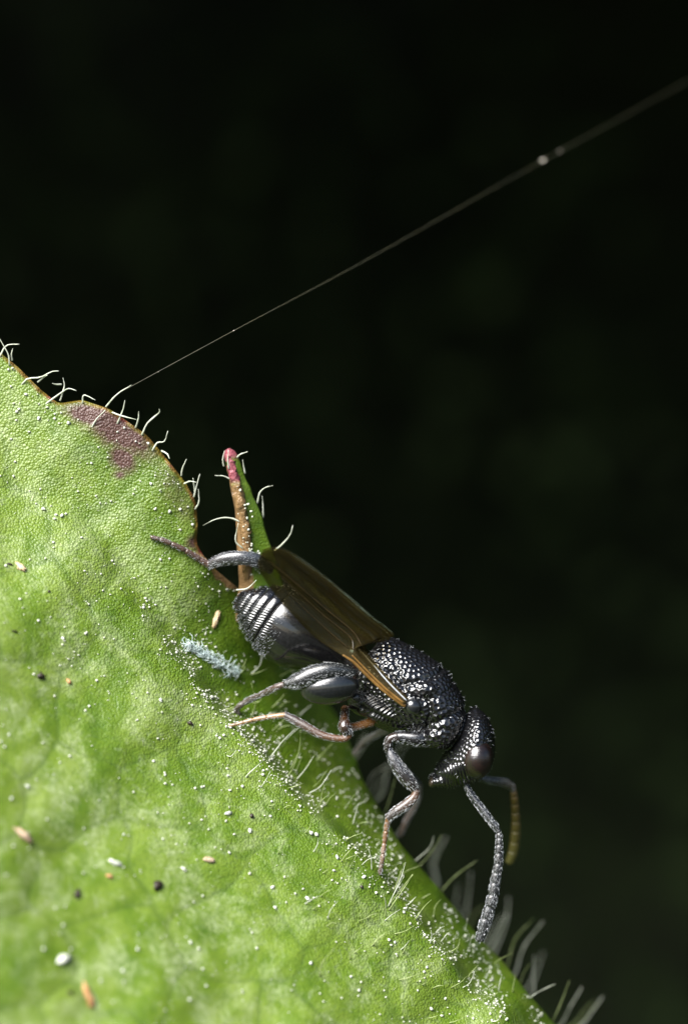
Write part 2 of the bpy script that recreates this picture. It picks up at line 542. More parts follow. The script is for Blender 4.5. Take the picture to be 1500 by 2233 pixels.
def blob(px, py, cx, cy, rx, ry, ang=0.0):
    c, s = math.cos(ang), math.sin(ang)
    x = (px - cx) * c + (py - cy) * s; y = -(px - cx) * s + (py - cy) * c
    return np.clip(1.25 - np.hypot(x / rx, y / ry), 0, 1)
red = np.maximum.reduce([blob(PXa, PYa, 255, 932, 132, 58, 0.62), 0.42 * blob(PXa, PYa, 385, 1075, 150, 55, 1.12), blob(PXa, PYa, 268, 1000, 45, 34, 0.9), blob(PXa, PYa, 195, 905, 80, 34, 0.3),
                         0.8 * blob(PXa, PYa, 425, 1185, 30, 26), 0.75 * blob(PXa, PYa, 262, 1035, 22, 14)])
patt(blade, 'red', red)
_u, _d = leaf_d(PXa, PYa)
patt(blade, 'cellular', np.clip(1.1 - _d / 4.5, 0.25, 1.0))
sfull = np.concatenate([np.zeros((NT, NB)), np.repeat(ss[None, :], NT, 0)], 1)
topm = np.clip((1330 - ub) / 120, 0, 1)[:, None]
patt(blade, 'margin', np.exp(-sfull / 13.0) * topm)
patt(blade, 'brown', np.maximum(1.0 * blob(PXa, PYa, 500, 1262, 62, 24, 0.62), 0.8 * blob(PXa, PYa, 440, 1220, 34, 16, 0.7)))
dfull = padd(dd, dd[:, :1])
patt(blade, 'vein', np.exp(-(padd(fr, fr[:, :1]) / 9.0) ** 2) * np.clip((dfull + 0.8) / 1.0, 0.1, 1))
patt(blade, 'bloom_and_light', np.where(np.repeat((ub < 1250)[:, None], NC, 1), np.clip((dfull + 2.2) / 1.8, 0.25, 1), np.clip((dfull + 0.35) / 0.7, 0.0, 1)))  # low past the crease: less bloom there, and shade put into the colour
sol = blade.modifiers.new('thickness', 'SOLIDIFY')
sol.thickness = 0.07
sol.offset = -1
# outward normal must face the camera side
me = blade.data
if me.polygons[len(me.polygons) // 2].normal.y > 0:
    me.flip_normals()

# the narrow tooth of the margin that stands up behind the wasp
def tooth():
    mid = np.array([P(572, 1345, 1.3), P(566, 1260, 0.95), P(550, 1170, 0.7), P(532, 1090, 0.55), P(515, 1035, 0.45), P(503, 995, 0.4), P(496, 980, 0.4)])
    wid = np.array([62, 46, 33, 22, 15, 12, 5]) / 100
    n, m = 60, 15
    c = catmull(mid, n); wv = np.interp(np.linspace(0, 6, n), np.arange(7), wid)
    V, F, col = [], [], []
    side = np.array([0.97, 0, 0.2])
    for i in range(n):
        for j in range(m):
            q = j / (m - 1) * 2 - 1
            tw = 0.10 * (1 - q * q) + 0.55 * max(0, -q - 0.2) ** 1.3 * (-0.4)     # folded blade, left side rolled towards the viewer
            jx = 0.02 * float(vnoise(i / 3, j * 0 + (0 if q < 0 else 9), 21))
            V.append(c[i] + side * (q * wv[i] + jx) + np.array([0, -tw, 0]))
    for i in range(n - 1):
        for j in range(m - 1):
            F.append((i * m + j, i * m + j + 1, (i + 1) * m + j + 1, (i + 1) * m + j))
    o = mesh('leaf_tooth', V, F, M['leaf'], leaf)
    I = np.repeat(np.arange(n) / (n - 1), m); Q = np.tile(np.linspace(-1, 1, m), n)
    patt(o, 'red', np.clip((I - 0.74) * 8, 0, 1))
    patt(o, 'brown', np.clip((-Q - 0.05) * 2.2, 0, 1) * np.clip((0.80 - I) * 8, 0, 1))
    patt(o, 'cellular', I * 0 + 0.5); patt(o, 'tip', np.clip((I - 0.74) * 8, 0, 1))
    patt(o, 'margin', I * 0); patt(o, 'vein', I * 0); patt(o, 'bloom_and_light', I * 0)
    s = o.modifiers.new('thickness', 'SOLIDIFY'); s.thickness = 0.06; s.offset = 0
    # the thick dried rib along its left side
    V, F = tube([P(543, 1284, 1.30), P(541, 1240, 0.85), P(538, 1180, 0.55), P(529, 1120, 0.40), P(516, 1060, 0.32), P(505, 1020, 0.3), P(498, 988, 0.34)],
                [0.13, 0.12, 0.10, 0.11, 0.11, 0.10, 0.05], 60, 12)
    V = V + 0.018 * rng.normal(size=V.shape)
    rb = mesh('dried_rib', V, F, M['leaf'], o if False else leaf)
    zz = V[:, 2]; zt = np.interp(zz, [P(0, 1070)[2], P(0, 1040)[2]], [0, 1])
    patt(rb, 'red', zt * 1.0); patt(rb, 'brown', 1 - zt)
    for k in ('margin', 'vein', 'bloom_and_light'): patt(rb, k, zt * 0)
    patt(rb, 'cellular', zt * 0 + 0.6); patt(rb, 'tip', zt)
tooth()

# ---- leaf hairs
def hair(pts, r0=0.024, r1=0.009, mat='hair', y0=None, dy=-0.25, dys=None):
    """pts in photograph pixels from root to tip; the root sits on the blade unless y0 is given"""
    ys = float(leaf_y(*pts[0])) if y0 is None else y0
    n = len(pts)
    C = []
    for i, p in enumerate(pts):
        f = i / (n - 1)
        C.append(P(p[0], p[1], ys + (0.03 if i == 0 and y0 is None else 0) + dy * f))
    V, F = tube(C, [r0 * 0.9, r0 * 0.66, r1 * 0.55], 10, 6)
    V = V + rng.normal(size=V.shape) * 0.0025
    return mesh('hair', V, F, M[mat], leaf)

def Z(pts, ox, oy, sc): return [(ox + a / sc, oy + b / sc) for a, b in pts]
z6 = lambda *p: Z(p, 0, 720, 3.26)
z5 = lambda *p: Z(p, 300, 960, 4.167)
z7 = lambda *p: Z(p, 800, 1820, 2.727)
z4 = lambda *p: Z(p, 780, 1560, 3.947)
z2 = lambda *p: Z(p, 480, 1400, 4.286)
z3 = lambda *p: Z(p, 400, 1650, 3.0)
for h in [z6((70, 250), (60, 170), (0, 60)), z6((0, 190), (50, 110), (140, 100)), z6((90, 215), (85, 170), (95, 130)),
          z6((155, 390), (200, 345), (290, 335), (370, 295), (420, 290)), z6((430, 500), (460, 400), (450, 340)),
          z6((320, 530), (430, 450), (490, 415), (545, 430)), z6((755, 545), (830, 460), (935, 390)), z6((835, 665), (875, 570), (890, 500)),
          z6((965, 695), (985, 630), (988, 578)), z6((1010, 745), (1050, 660), (1130, 590), (1134, 560)), z6((800, 585), (870, 610), (968, 635)),
          z6((1085, 855), (1120, 800), (1170, 790), (1195, 718)), z6((1150, 858), (1190, 880), (1207, 915)), z6((1290, 1035), (1300, 980), (1327, 918)),
          z6((1310, 1092), (1350, 1075), (1395, 1080)), z6((1380, 1185), (1400, 1100), (1422, 1022)), z6((1388, 1155), (1380, 1100), (1374, 1052)),
          z6((1388, 1272), (1415, 1220), (1412, 1130)), z6((650, 700), (690, 630), (750, 570)), z6((590, 520), (600, 462), (680, 497)),
          z6((440, 385), (400, 385), (375, 378)), z6((270, 370), (320, 330), (340, 320))]:
    hair(h, 0.022, 0.012, dy=-0.12)
for h, y0 in [(z5((905, 155), (940, 125), (1000, 105)), .35), (z5((978, 300), (965, 230), (957, 178)), .35), (z5((840, 352), (780, 325), (705, 322)), .3),
              (z5((1090, 570), (1110, 480), (1160, 430), (1230, 413)), .6), (z5((1142, 705), (1140, 600), (1133, 505)), .7),
              (z5((935, 742), (840, 705), (720, 715), (598, 772)), .4), (z5((955, 980), (890, 910), (917, 755)), .5),
              (z5((1245, 1005), (1330, 930), (1390, 850), (1412, 772)), .8), (z5((785, 235), (776, 170), (792, 95)), .25), (z5((830, 260), (822, 180), (828, 95)), .2),
              (z5((900, 1360), (1000, 1345), (1080, 1270)), .15)]:
    hair(h, 0.022, 0.010, y0=y0, dy=-0.15)
# on the blade's turned side and crest
for h in [z2((290, 300), (375, 210), (392, 100)), z2((480, 620), (540, 560), (605, 485)), z2((310, 695), (332, 560), (290, 380)), z2((740, 692), (790, 640), (855, 588)),
          z2((465, 1085), (600, 910), (705, 805)), z2((655, 1195), (738, 1020), (752, 825)), z2((895, 1105), (970, 1030), (1052, 942)),
          z2((540, 822), (590, 790), (655, 778)), z2((795, 1195), (840, 1120), (882, 1058)), z2((200, 260), (225, 210), (245, 160)),
          z3((680, 130), (715, 80), (742, 15)), z3((740, 150), (800, 80), (850, 0)), z3((820, 242), (900, 190), (967, 88)), z3((968, 102), (1005, 75), (1048, 68)),
          z3((903, 322), (905, 250), (922, 180)), z3((930, 320), (960, 270), (990, 245)), z3((1108, 442), (1125, 380), (1144, 308)), z3((1028, 692), (1075, 630), (1132, 568)),
          z3((1232, 742), (1228, 670), (1213, 608)), z3((1338, 985), (1380, 890), (1442, 785)), z3((1375, 882), (1420, 800), (1452, 690)),
          z3((1322, 1055), (1322, 980), (1308, 898)), z3((1238, 1242), (1265, 1195), (1312, 1160)), z3((888, 1445), (908, 1350), (992, 1248)),
          z3((405, 135), (450, 90), (520, 28)), z3((1340, 1010), (1430, 880), (1500, 770)),
          z7((155, 340), (185, 270), (220, 170)), z7((130, 420), (200, 330), (270, 235)), z7((285, 510), (340, 430), (382, 388)), z7((395, 500), (405, 430), (440, 385)),
          z7((405, 590), (430, 560), (458, 545)), z7((375, 650), (385, 600), (380, 570)), z7((115, 440), (110, 400), (97, 355)),
          z7((240, 420), (262, 400), (290, 370)), z7((25, 665), (60, 630), (95, 600)), z7((330, 380), (350, 365), (380, 350)), z7((210, 710), (220, 690), (230, 670)),
          z7((530, 690), (545, 660), (550, 620)), z7((705, 860), (715, 830), (735, 790)), z7((780, 930), (790, 880), (800, 830)), z7((865, 940), (870, 900), (882, 830))]:
    L = math.hypot(h[-1][0] - h[0][0], h[-1][1] - h[0][1]) / 100
    hair(h, 0.018, 0.007, 'greenhair' if rng.random() < 0.6 else 'hair', dy=-0.45 * L)
# at the far horizon of the blade: (points, depth of root)
for h, y0, r, mt in [(z7((285, 150), (370, 80), (397, 8)), 2.6, .024, 'hair'), (z7((350, 145), (410, 60), (442, 0)), 3.0, .024, 'greenhair'),
          (z7((440, 335), (520, 250), (655, 152)), 3.2, .036, 'greenhair'), (z7((420, 300), (400, 170), (470, 15)), 7.5, .05, 'hair'), (z7((405, 290), (385, 180), (420, 60)), 8.5, .05, 'hair'),
          (z7((540, 500), (528, 400), (545, 295)), 8.0, .05, 'hair'), (z7((575, 500), (600, 380), (618, 225)), 8.0, .05, 'hair'), (z7((600, 560), (640, 470), (700, 430)), 8.0, .045, 'greenhair'),
          (z7((705, 650), (760, 560), (800, 480)), 7.5, .05, 'hair'), (z7((755, 700), (825, 520), (842, 375)), 7.5, .055, 'hair'), (z7((735, 670), (790, 560), (830, 470)), 7.0, .05, 'hair'),
          (z7((835, 775), (880, 620), (990, 498)), 4.6, .036, 'greenhair'), (z7((885, 815), (930, 670), (1047, 515)), 5.6, .042, 'hair'),
          (z7((965, 905), (1010, 800), (1045, 700)), 8.5, .05, 'hair'), (z7((992, 935), (988, 830), (990, 720)), 4.5, .03, 'hair'), (z7((915, 870), (930, 820), (967, 770)), 3.4, .022, 'greenhair'),
          (z7((922, 1008), (1010, 940), (1117, 889)), 2.2, .022, 'hair'), (z7((1108, 1098), (1160, 980), (1202, 868)), 3.0, .022, 'greenhair'),
          (z7((1160, 1120), (1210, 1020), (1277, 908)), 5.0, .034, 'hair'), (z7((1285, 1120), (1345, 1040), (1402, 962)), 5.6, .038, 'hair'), (z7((1250, 1120), (1290, 1060), (1350, 1000)), 9.0, .05, 'greenhair'),
          (z7((755, 765), (800, 735), (862, 705)), 2.0, .02, 'greenhair'), (z7((580, 572), (590, 540), (597, 498)), 1.6, .018, 'hair'), (z7((612, 665), (615, 630), (627, 598)), 1.2, .018, 'hair'),
          (z4((75, 660), (130, 510), (275, 415)), 5.5, .03, 'hair'), (z4((100, 690), (180, 560), (275, 430)), 6.0, .03, 'hair'), (z4((180, 700), (230, 560), (275, 440)), 6.5, .03, 'hair'),
          (z4((235, 870), (280, 700), (325, 530)), 3.4, .022, 'greenhair'), (z4((200, 690), (240, 580), (250, 480)), 7.0, .04, 'hair'),
          (z4((350, 1020), (430, 890), (510, 760)), 6.5, .04, 'hair'), (z4((20, 330), (50, 200), (70, 130)), 5.0, .03, 'hair'), (z4((-5, 350), (60, 250), (150, 170)), 6.5, .035, 'hair'),
          (z4((-10, 300), (10, 240), (40, 180)), 6.0, .03, 'hair')]:
    i = int(np.argmin(np.hypot(E[:, 0] - h[0][0], E[:, 1] - h[0][1])))
    yb = float(YY[i, 0])
    if y0 > yb:                                   # root it on the rolled-over part of the blade
        q = min((y0 - yb) / 8.0, 1.0); y0 = yb + 8.0 * q
        rt = E[i] + INW * (70 * q ** 1.6)
        h = [tuple(rt)] + h[1:] if math.hypot(*(rt - np.array(h[0]))) < 6 else [tuple(rt)] + h
    hair(h, r * 0.55, r * 0.28, mt, y0=y0, dy=-0.35)
# short scattered ones on the turned side
for _ in range(70):
    t = rng.random()
    i = int(NT * (0.50 + 0.42 * t))
    s = 15 + rng.random() ** 0.8 * 240
    bx, by = E[i] + INW * s
    L = 16 + 34 * rng.random()
    a = R(-70 + 55 * rng.random())
    tip = (bx + L * math.cos(a), by + L * math.sin(a))
    md = ((bx + tip[0]) / 2 + rng.normal() * 3, (by + tip[1]) / 2 + rng.normal() * 3)
    hair([(bx, by), md, tip], 0.013, 0.005, 'greenhair' if rng.random() < 0.7 else 'hair', dy=-0.5 * L / 100)

# ---- dust
ICO = None
def ico():
    t = (1 + 5 ** 0.5) / 2
    v = np.array([(-1, t, 0), (1, t, 0), (-1, -t, 0), (1, -t, 0), (0, -1, t), (0, 1, t), (0, -1, -t), (0, 1, -t), (t, 0, -1), (t, 0, 1), (-t, 0, -1), (-t, 0, 1)])
    v /= np.linalg.norm(v[0])
    f = [(0, 11, 5), (0, 5, 1), (0, 1, 7), (0, 7, 10), (0, 10, 11), (1, 5, 9), (5, 11, 4), (11, 10, 2), (10, 7, 6), (7, 1, 8), (3, 9, 4), (3, 4, 2), (3, 2, 6), (3, 6, 8), (3, 8, 9), (4, 9, 5), (2, 4, 11), (6, 2, 10), (8, 6, 7), (9, 8, 1)]
    return v, f
IV, IF = ico()
def dust_points(n, mode):
    out = []
    while len(out) < n:
        if mode == 'crest':
            u = 1150 + 1350 * rng.random()
            d = rng.normal() * 0.42 - 0.32 if rng.random() < 0.7 else rng.normal() * 0.10 - 0.05
            c = np.interp(u, UU, CC) + d * 141.42
            px = (u * 1.41421 - c) / 2; py = px + c
        else:
            i = int(NT * (0.08 + 0.84 * rng.random()))
            s = 8 + 900 * rng.random() ** 1.4
            px, py = E[i] + INW * s
        if -40 < px < 1300 and 740 < py < 2270:
            # inside the blade only
            q = (E - np.array([px, py])) @ np.array([0.69, 0.72])
            i = int(np.argmin(abs(q)))
            s = (np.array([px, py]) - E[i]) @ INW
            if s > 6: out.append((px, py))
    return out
pts = [(p, 0.9 + 2.3 * rng.random() ** 3) for p in dust_points(2700, 'crest')] + [(p, 0.8 + 2.4 * rng.random() ** 3) for p in dust_points(2300, 'all')]
V, F = [], []
dp = np.array([p for p, r in pts])
keep = vnoise(dp[:, 0] / 45, dp[:, 1] / 45, 31) + 0.4 * vnoise(dp[:, 0] / 15, dp[:, 1] / 15, 32) > -0.12
dP, dN = leaf_pts(dp[:, 0], dp[:, 1])
for ((px, py), r), ok, c, n in zip(pts, keep, dP, dN):
    if not ok: continue
    c = c + n * r * 0.004
    q = np.array([rng.uniform(0.7, 1.4), rng.uniform(0.7, 1.2), rng.uniform(0.7, 1.3)]) * r / 100
    k = len(V)
    V.extend(IV * q * (1 + 0.15 * rng.normal(size=(12, 1))) + c)
    F.extend([tuple(x + k for x in f) for f in IF])
# grains caught on the tooth
for _ in range(42):
    py = rng.uniform(1060, 1262); px = np.interp(py, [1060, 1290], [526, 560]) + rng.normal() * 9
    k = len(V); r = rng.uniform(1.4, 3.6) / 100
    V.extend(IV * r * (1 + 0.2 * rng.normal(size=(12, 1))) + P(px, py, np.interp(py, [1060, 1180, 1240, 1262], [0.22, 0.43, 0.72, 0.9])))
    F.extend([tuple(x + k for x in f) for f in IF])
tag(mesh('dust', V, F, M['dust']), 'fine pale dust sprinkled over the green leaf', 'dust', kind='stuff')

def crumb(name, px, py, rx, ry, rz, ang, mat, label, cat, group=None, rough=0.18, sub=1):
    c, n = leaf_pt(px, py, 0)
    # subdivided, dented pebble
    v = [Vector(x) for x in IV]; f = list(IF)
    for _ in range(sub):
        nf, cache = [], {}
        def midp(a, b):
            kk = (min(a, b), max(a, b))
            if kk not in cache:
                v.append(((v[a] + v[b]) / 2).normalized()); cache[kk] = len(v) - 1
            return cache[kk]
        for a, b, cc in f:
            x, y, z = midp(a, b), midp(b, cc), midp(cc, a)
            nf += [(a, x, z), (b, y, x), (cc, z, y), (x, y, z)]
        f = nf
    A = np.array(v)
    A = A * (1 + rough * rng.normal(size=(len(A), 1)))
    A = A * np.array([rx, ry, rz]) * 0.76 / 100
    nn = Vector(n); tx = Vector((math.cos(ang), 0, -math.sin(ang))); tx = (tx - nn * tx.dot(nn)).normalized(); ty = nn.cross(tx)
    B = np.array([tx, ty, nn])
    W = A @ B + c + n * rz / 100 * 0.55
    o = mesh(name, W, f, M[mat], origin=tuple(c))
    return tag(o, label, cat, group)

big = [(690, 1820), (678, 1817), (350, 1527), (138, 1393), (20, 1602), (300, 1570), (545, 1812), (600, 1980), (594, 1935), (415, 2055), (268, 2117), (140, 2090), (413, 2180),
       (450, 2150), (735, 1870), (775, 1860), (793, 1913), (910, 2160), (970, 2178), (940, 2200), (782, 2160), (765, 2130), (860, 2055), (848, 2050), (95, 1110), (370, 1115), (330, 1055),
       (85, 912), (150, 922), (200, 1010), (135, 1125), (195, 1540), (360, 1690), (335, 1660), (445, 1715), (500, 1860), (560, 2068), (677, 2100), (300, 2070), (155, 2070), (95, 2070), (60, 1715), (25, 1742),
       (270, 1820), (355, 1830), (400, 1895), (590, 1780), (670, 1960), (880, 1990), (930, 2110), (1000, 2140), (1060, 2190)]
for px, py in big:
    r = rng.uniform(2.8, 5.2)
    crumb('dust_grain', px, py, r * rng.uniform(0.9, 1.5), r, r * 0.7, rng.random() * 3, 'white',
          'larger rounded whitish grain lying loose on the green leaf blade', 'grain', 'larger whitish grains on the leaf', rough=0.24)
crumb('orange_crumb', 192, 2172, 32, 8, 7, 1.25, 'orange', 'long orange crumb lying on the leaf', 'crumb', sub=2, rough=0.26)
crumb('orange_grain', 150, 1487, 9, 5, 5, 1.0, 'orange', 'short orange speck near a dark crumb on the leaf', 'crumb')
crumb('orange_grain', 238, 1912, 9, 6, 5, 0.2, 'orange', 'small orange speck beside a pale elongated flake', 'crumb')
crumb('pale_flake', 52, 1822, 26, 10, 7, 0.62, 'pink', 'blunt pinkish beige flake lying in a dark leaf vein', 'flake', sub=2, rough=0.26)
crumb('pale_flake', 138, 2093, 22, 10, 8, -0.45, 'white', 'off-white stubby flake on the lower leaf', 'flake', sub=2)
crumb('pale_flake', 251, 1882, 20, 6, 5, 0.2, 'white', 'thin pale elongated flake above an orange speck', 'flake', sub=2)
crumb('pale_flake', 497, 1774, 13, 5, 4, -0.4, 'white', 'whitish splinter next to a black crumb', 'flake')
crumb('pale_flake', 455, 1876, 20, 7, 5, 0.05, 'pink', 'pink-brown flake beside whitish grains on the leaf', 'flake')
crumb('tan_flake', 470, 1353, 9, 24, 4, 0.3, 'tan', 'curled tan flake lying close to the wasp abdomen', 'flake', sub=2, rough=0.22)
crumb('tan_flake', 46, 1237, 18, 8, 5, 0.7, 'tan', 'tan flake with a dark tip on the upper leaf', 'flake', sub=2, rough=0.22)
crumb('dark_flake', 22, 1231, 9, 3, 3, 0.05, 'black', 'black splinter touching a tan flake', 'flake')
crumb('black_crumb', 548, 1780, 6, 7, 5, 0.4, 'black', 'round black crumb next to a whitish splinter', 'crumb')
crumb('black_crumb', 787, 1934, 5, 5, 4, 0.4, 'black', 'tiny black crumb beside the wasp front foot', 'crumb')
crumb('black_crumb', 88, 1474, 9, 10, 6, 0.4, 'black', 'ragged dark crumb near a short orange speck', 'crumb', rough=0.35)
crumb('black_crumb', 343, 1930, 10, 14, 6, 0.9, 'black', 'large ragged dark crumb on the paler leaf area', 'crumb', rough=0.4)
crumb('black_crumb', 168, 1950, 7, 16, 6, 0.2, 'black', 'upright dark brown crumb in a hollow of the leaf', 'crumb', rough=0.35)
crumb('black_crumb', 414, 1577, 8, 5, 5, 0.2, 'black', 'small black crumb below the pale blue lint', 'crumb', rough=0.3)
crumb('black_crumb', 332, 2268, 9, 14, 6, 0.2, 'black', 'brown-black crumb by the long orange crumb', 'crumb', rough=0.3) if False else None
crumb('black_crumb', 33, 1377, 9, 2.5, 3, 0.0, 'black', 'flat black splinter on the upper leaf', 'crumb')
crumb('black_crumb', 107, 1290, 4, 4, 3, 0.0, 'black', 'pinhead black speck on the upper leaf', 'crumb')
crumb('black_crumb', 153, 2165, 7, 6, 4, 0.0, 'black', 'brownish black speck left alone by the long orange crumb', 'crumb')

# lint: a clump of curled fibres
lc, ln = leaf_pt(450, 1440, 0.05)
V, F = [], []
for k in range(190):
    f = rng.random()
    px = 400 + 115 * f + rng.normal() * 5; py = 1405 + 62 * f + rng.normal() * 7
    c, n = leaf_pt(px, py, 0.02 + 0.05 * rng.random())
    a = rng.random() * 6.28; L = rng.uniform(0.08, 0.26)
    dv = np.array([math.cos(a), 0.15 * rng.normal(), math.sin(a)]) * L
    v2, f2 = tube([c - dv / 2, c + n * 0.05 + rng.normal(size=3) * 0.03, c + dv / 2], [0.005, 0.007, 0.004], 6, 4)
    o_ = len(V)
    V.extend(v2); F.extend([tuple(x + o_ for x in q) for q in f2])
V2, F2 = tube([leaf_pt(398 + 120 * f, 1403 + 66 * f + 5 * math.sin(9 * f), 0.045)[0] for f in np.linspace(0, 1, 9)], [0.012, 0.02, 0.012], 40, 5)
F.extend([tuple(x + len(V) for x in q) for q in F2]); V.extend(V2)
tag(mesh('lint', V, F, M['fluff'], origin=tuple(lc)), 'pale blue tangled lint stuck on the leaf beside the wasp', 'lint')

# ------------------------------------------------------------------ spider silk
t0 = P(272, 850, 0.0)
so = empty('spider_silk', tuple(t0))
tag(so, 'single taut spider silk thread rising from a leaf hair into the dark', 'silk')
SL = [P(262, 856, -0.05), P(510, 721, 0.2), P(800, 566, 2.4), P(1180, 352, 6.0), P(1500, 176, 9.0), P(1750, 38, 11.5)]
V, F = tube(SL, [0.0035, 0.0035, 0.0033, 0.0030, 0.0026, 0.0026], 60, 6)
mesh('thread', V, F, M['silk'], so)
def bead(px, py, y, rx, rz, ang):
    v, f = IV * np.array([rx, rz, rz]) * (1 + 0.1 * rng.normal(size=(12, 1))), IF
    ca, sa = math.cos(ang), math.sin(ang)
    v = np.stack([v[:, 0] * ca - v[:, 2] * sa, v[:, 1], v[:, 0] * sa + v[:, 2] * ca], 1)
    o = mesh('bead', v + P(px, py, y), f, M['bead'], so)
    sb_ = o.modifiers.new('round', 'SUBSURF'); sb_.levels = 1; sb_.render_levels = 2
bead(1183, 350, 6.05, 0.07, 0.038, 0.5); bead(1220, 330, 6.4, 0.030, 0.026, 0.5); bead(510, 721, 0.2, 0.017, 0.015, 0.5); bead(346, 811, 0.08, 0.014, 0.012, 0.5)

# ------------------------------------------------------------------ the wasp
MID = 0.62                       # depth of the wasp's plane of symmetry
SV, SF, SA = [], [], []          # joined source shapes with per-vertex data
def add(V, F, region, tint, rough=0.3, grain=0.0, axis=None, groove=None):
    k = sum(len(v) for v in SV)
    SV.append(np.asarray(V)); SF.extend([tuple(x + k for x in f) for f in F])
    V = np.asarray(V)
    tn = np.asarray(tint, dtype=float)
    if tn.ndim == 1: tn = np.repeat(tn[None, :], len(V), 0)
    ax = np.repeat(np.array([[0, 0, 0]], dtype=float) if axis is None else np.array([axis], dtype=float), len(V), 0)
    SA.append(np.concatenate([np.full((len(V), 1), region), tn, np.full((len(V), 1), rough), np.full((len(V), 1), grain), ax, np.zeros((len(V), 1)) if groove is None else groove[:, None]], 1))

BLACK = (0.0025, 0.0025, 0.003)
GREY = (0.022, 0.025, 0.029)
AMBER = (0.20, 0.085, 0.018)
BROWN = (0.085, 0.042, 0.020)

def loft(st, n, m, region, tint, rough=0.3, grain=0.0, yc=(MID, MID), pw=1.0):
    """st rows: dorsal px, ventral px, half depth (px); rings across the plane of symmetry"""
    a = np.array([(d[0], d[1], v[0], v[1], h) for d, v, h in st], dtype=float)
    r = catmull(a, n)
    V, F = [], []
    ang = np.linspace(0, 2 * math.pi, m, endpoint=False)
    for yy_, (dx, dy, vx, vy, h) in zip(np.linspace(yc[0], yc[1], n), r):
        Dp, Vp = P(dx, dy, yy_), P(vx, vy, yy_)
        c = (Dp + Vp) / 2; hv = (Dp - Vp) / 2
        cs, sn = np.cos(ang), np.sin(ang)
        cs = np.sign(cs) * abs(cs) ** pw; sn = np.sign(sn) * abs(sn) ** pw
        V.append(c + cs[:, None] * hv + (sn * max(h, 2) / 100)[:, None] * np.array([0, 1, 0]))
    V = np.vstack(V)
    for i in range(n - 1):
        for j in range(m):
            k = (j + 1) % m
            F.append((i * m + j, i * m + k, (i + 1) * m + k, (i + 1) * m + j))
    F.append(tuple(range(m))); F.append(tuple(range((n - 1) * m + m - 1, (n - 1) * m - 1, -1)))
    add(V, F, region, tint, rough, grain)

def ell(px, py, y, rx, ry, rz, ang, region, tint, rough=0.3, grain=0.0, n=24, m=32):
    V, F = [], []
    ca, sa = math.cos(ang), math.sin(ang)
    c = P(px, py, y)
    for i in range(1, n):
        th = math.pi * i / n
        for j in range(m):
            ph = 2 * math.pi * j / m
            x, yy, z = rx * math.cos(th), ry * math.sin(th) * math.sin(ph), rz * math.sin(th) * math.cos(ph)
            V.append(c + np.array([x * ca - z * sa, yy, x * sa + z * ca]) / 100)
    for i in range(n - 2):
        for j in range(m):
            k = (j + 1) % m
            F.append((i * m + j, i * m + k, (i + 1) * m + k, (i + 1) * m + j))
    F.append(tuple(range(m))); F.append(tuple(range((n - 2) * m + m - 1, (n - 2) * m - 1, -1)))
    add(V, F, region, tint, rough, grain)

def limb(ctrl, radii, tint, tint2=None, rough=0.42, grain=0.5, n=28, m=20, flat=1.0, region=3, bulge=None):
    C = [P(*c) for c in ctrl]
    r = np.array(radii) / 100
    if bulge is not None:
        n = bulge[0]
    V, F = tube(C, r, n, m, flat)
    grv = None
    if bulge is not None:
        # ring grooves between antennal segments
        cc = catmull(np.array(C), n)
        g = np.ones(n)
        gv = np.zeros(n)
        for b in bulge[1]: gv += np.exp(-((np.linspace(0, 1, n) - b) / 0.011) ** 2)
        grv = np.concatenate([np.repeat(gv, m), [0, 0]])
    tn = np.array(tint)
    if tint2 is not None:
        t = np.concatenate([np.repeat(np.linspace(0, 1, n), m), [0, 1]])[:, None]
        t = t * t * (3 - 2 * t)
        tn = np.array(tint)[None, :] * (1 - t) + np.array(tint2)[None, :] * t
    ax = C[-1] - C[0]
    add(V, F, region, tn, rough, grain, ax / np.linalg.norm(ax), grv)

# thorax
loft([((796, 1440), (776, 1498), 40), ((820, 1405), (772, 1528), 74), ((848, 1388), (800, 1572), 84), ((888, 1404), (846, 1596), 98), ((940, 1434), (893, 1606), 106),
      ((972, 1458), (918, 1616), 106), ((996, 1496), (934, 1626), 102), ((1011, 1524), (952, 1633), 94), ((1017, 1545), (972, 1634), 80), ((1014, 1562), (986, 1622), 56), ((1022, 1578), (1004, 1612), 34)],
     60, 48, 0, BLACK, 0.17)
ell(925, 1506, MID - 0.86, 33, 24, 20, 0.12, 0, BLACK, 0.17)                    # shoulder pad above the tegula
ell(958, 1600, MID - 0.62, 42, 36, 30, 0.35, 0, BLACK, 0.17)                    # side lobe of the pronotum
ell(958, 1600, MID + 0.62, 42, 36, 30, 0.35, 0, BLACK, 0.17)
ell(830, 1545, MID - 0.62, 48, 26, 30, -0.35, 4, BLACK, 0.30)                   # striate side plate
ell(900, 1541, MID - 1.06, 17, 14, 18, 0.5, 1, (0.006, 0.007, 0.008), 0.24, 0.12)  # tegula
ell(900, 1541, MID + 1.06, 17, 14, 18, 0.5, 1, (0.006, 0.007, 0.008), 0.24, 0.12)
ell(790, 1535, MID - 0.42, 34, 30, 26, -0.5, 1, BLACK, 0.25)                    # hind coxae
ell(790, 1535, MID + 0.42, 34, 30, 26, -0.5, 1, BLACK, 0.25)
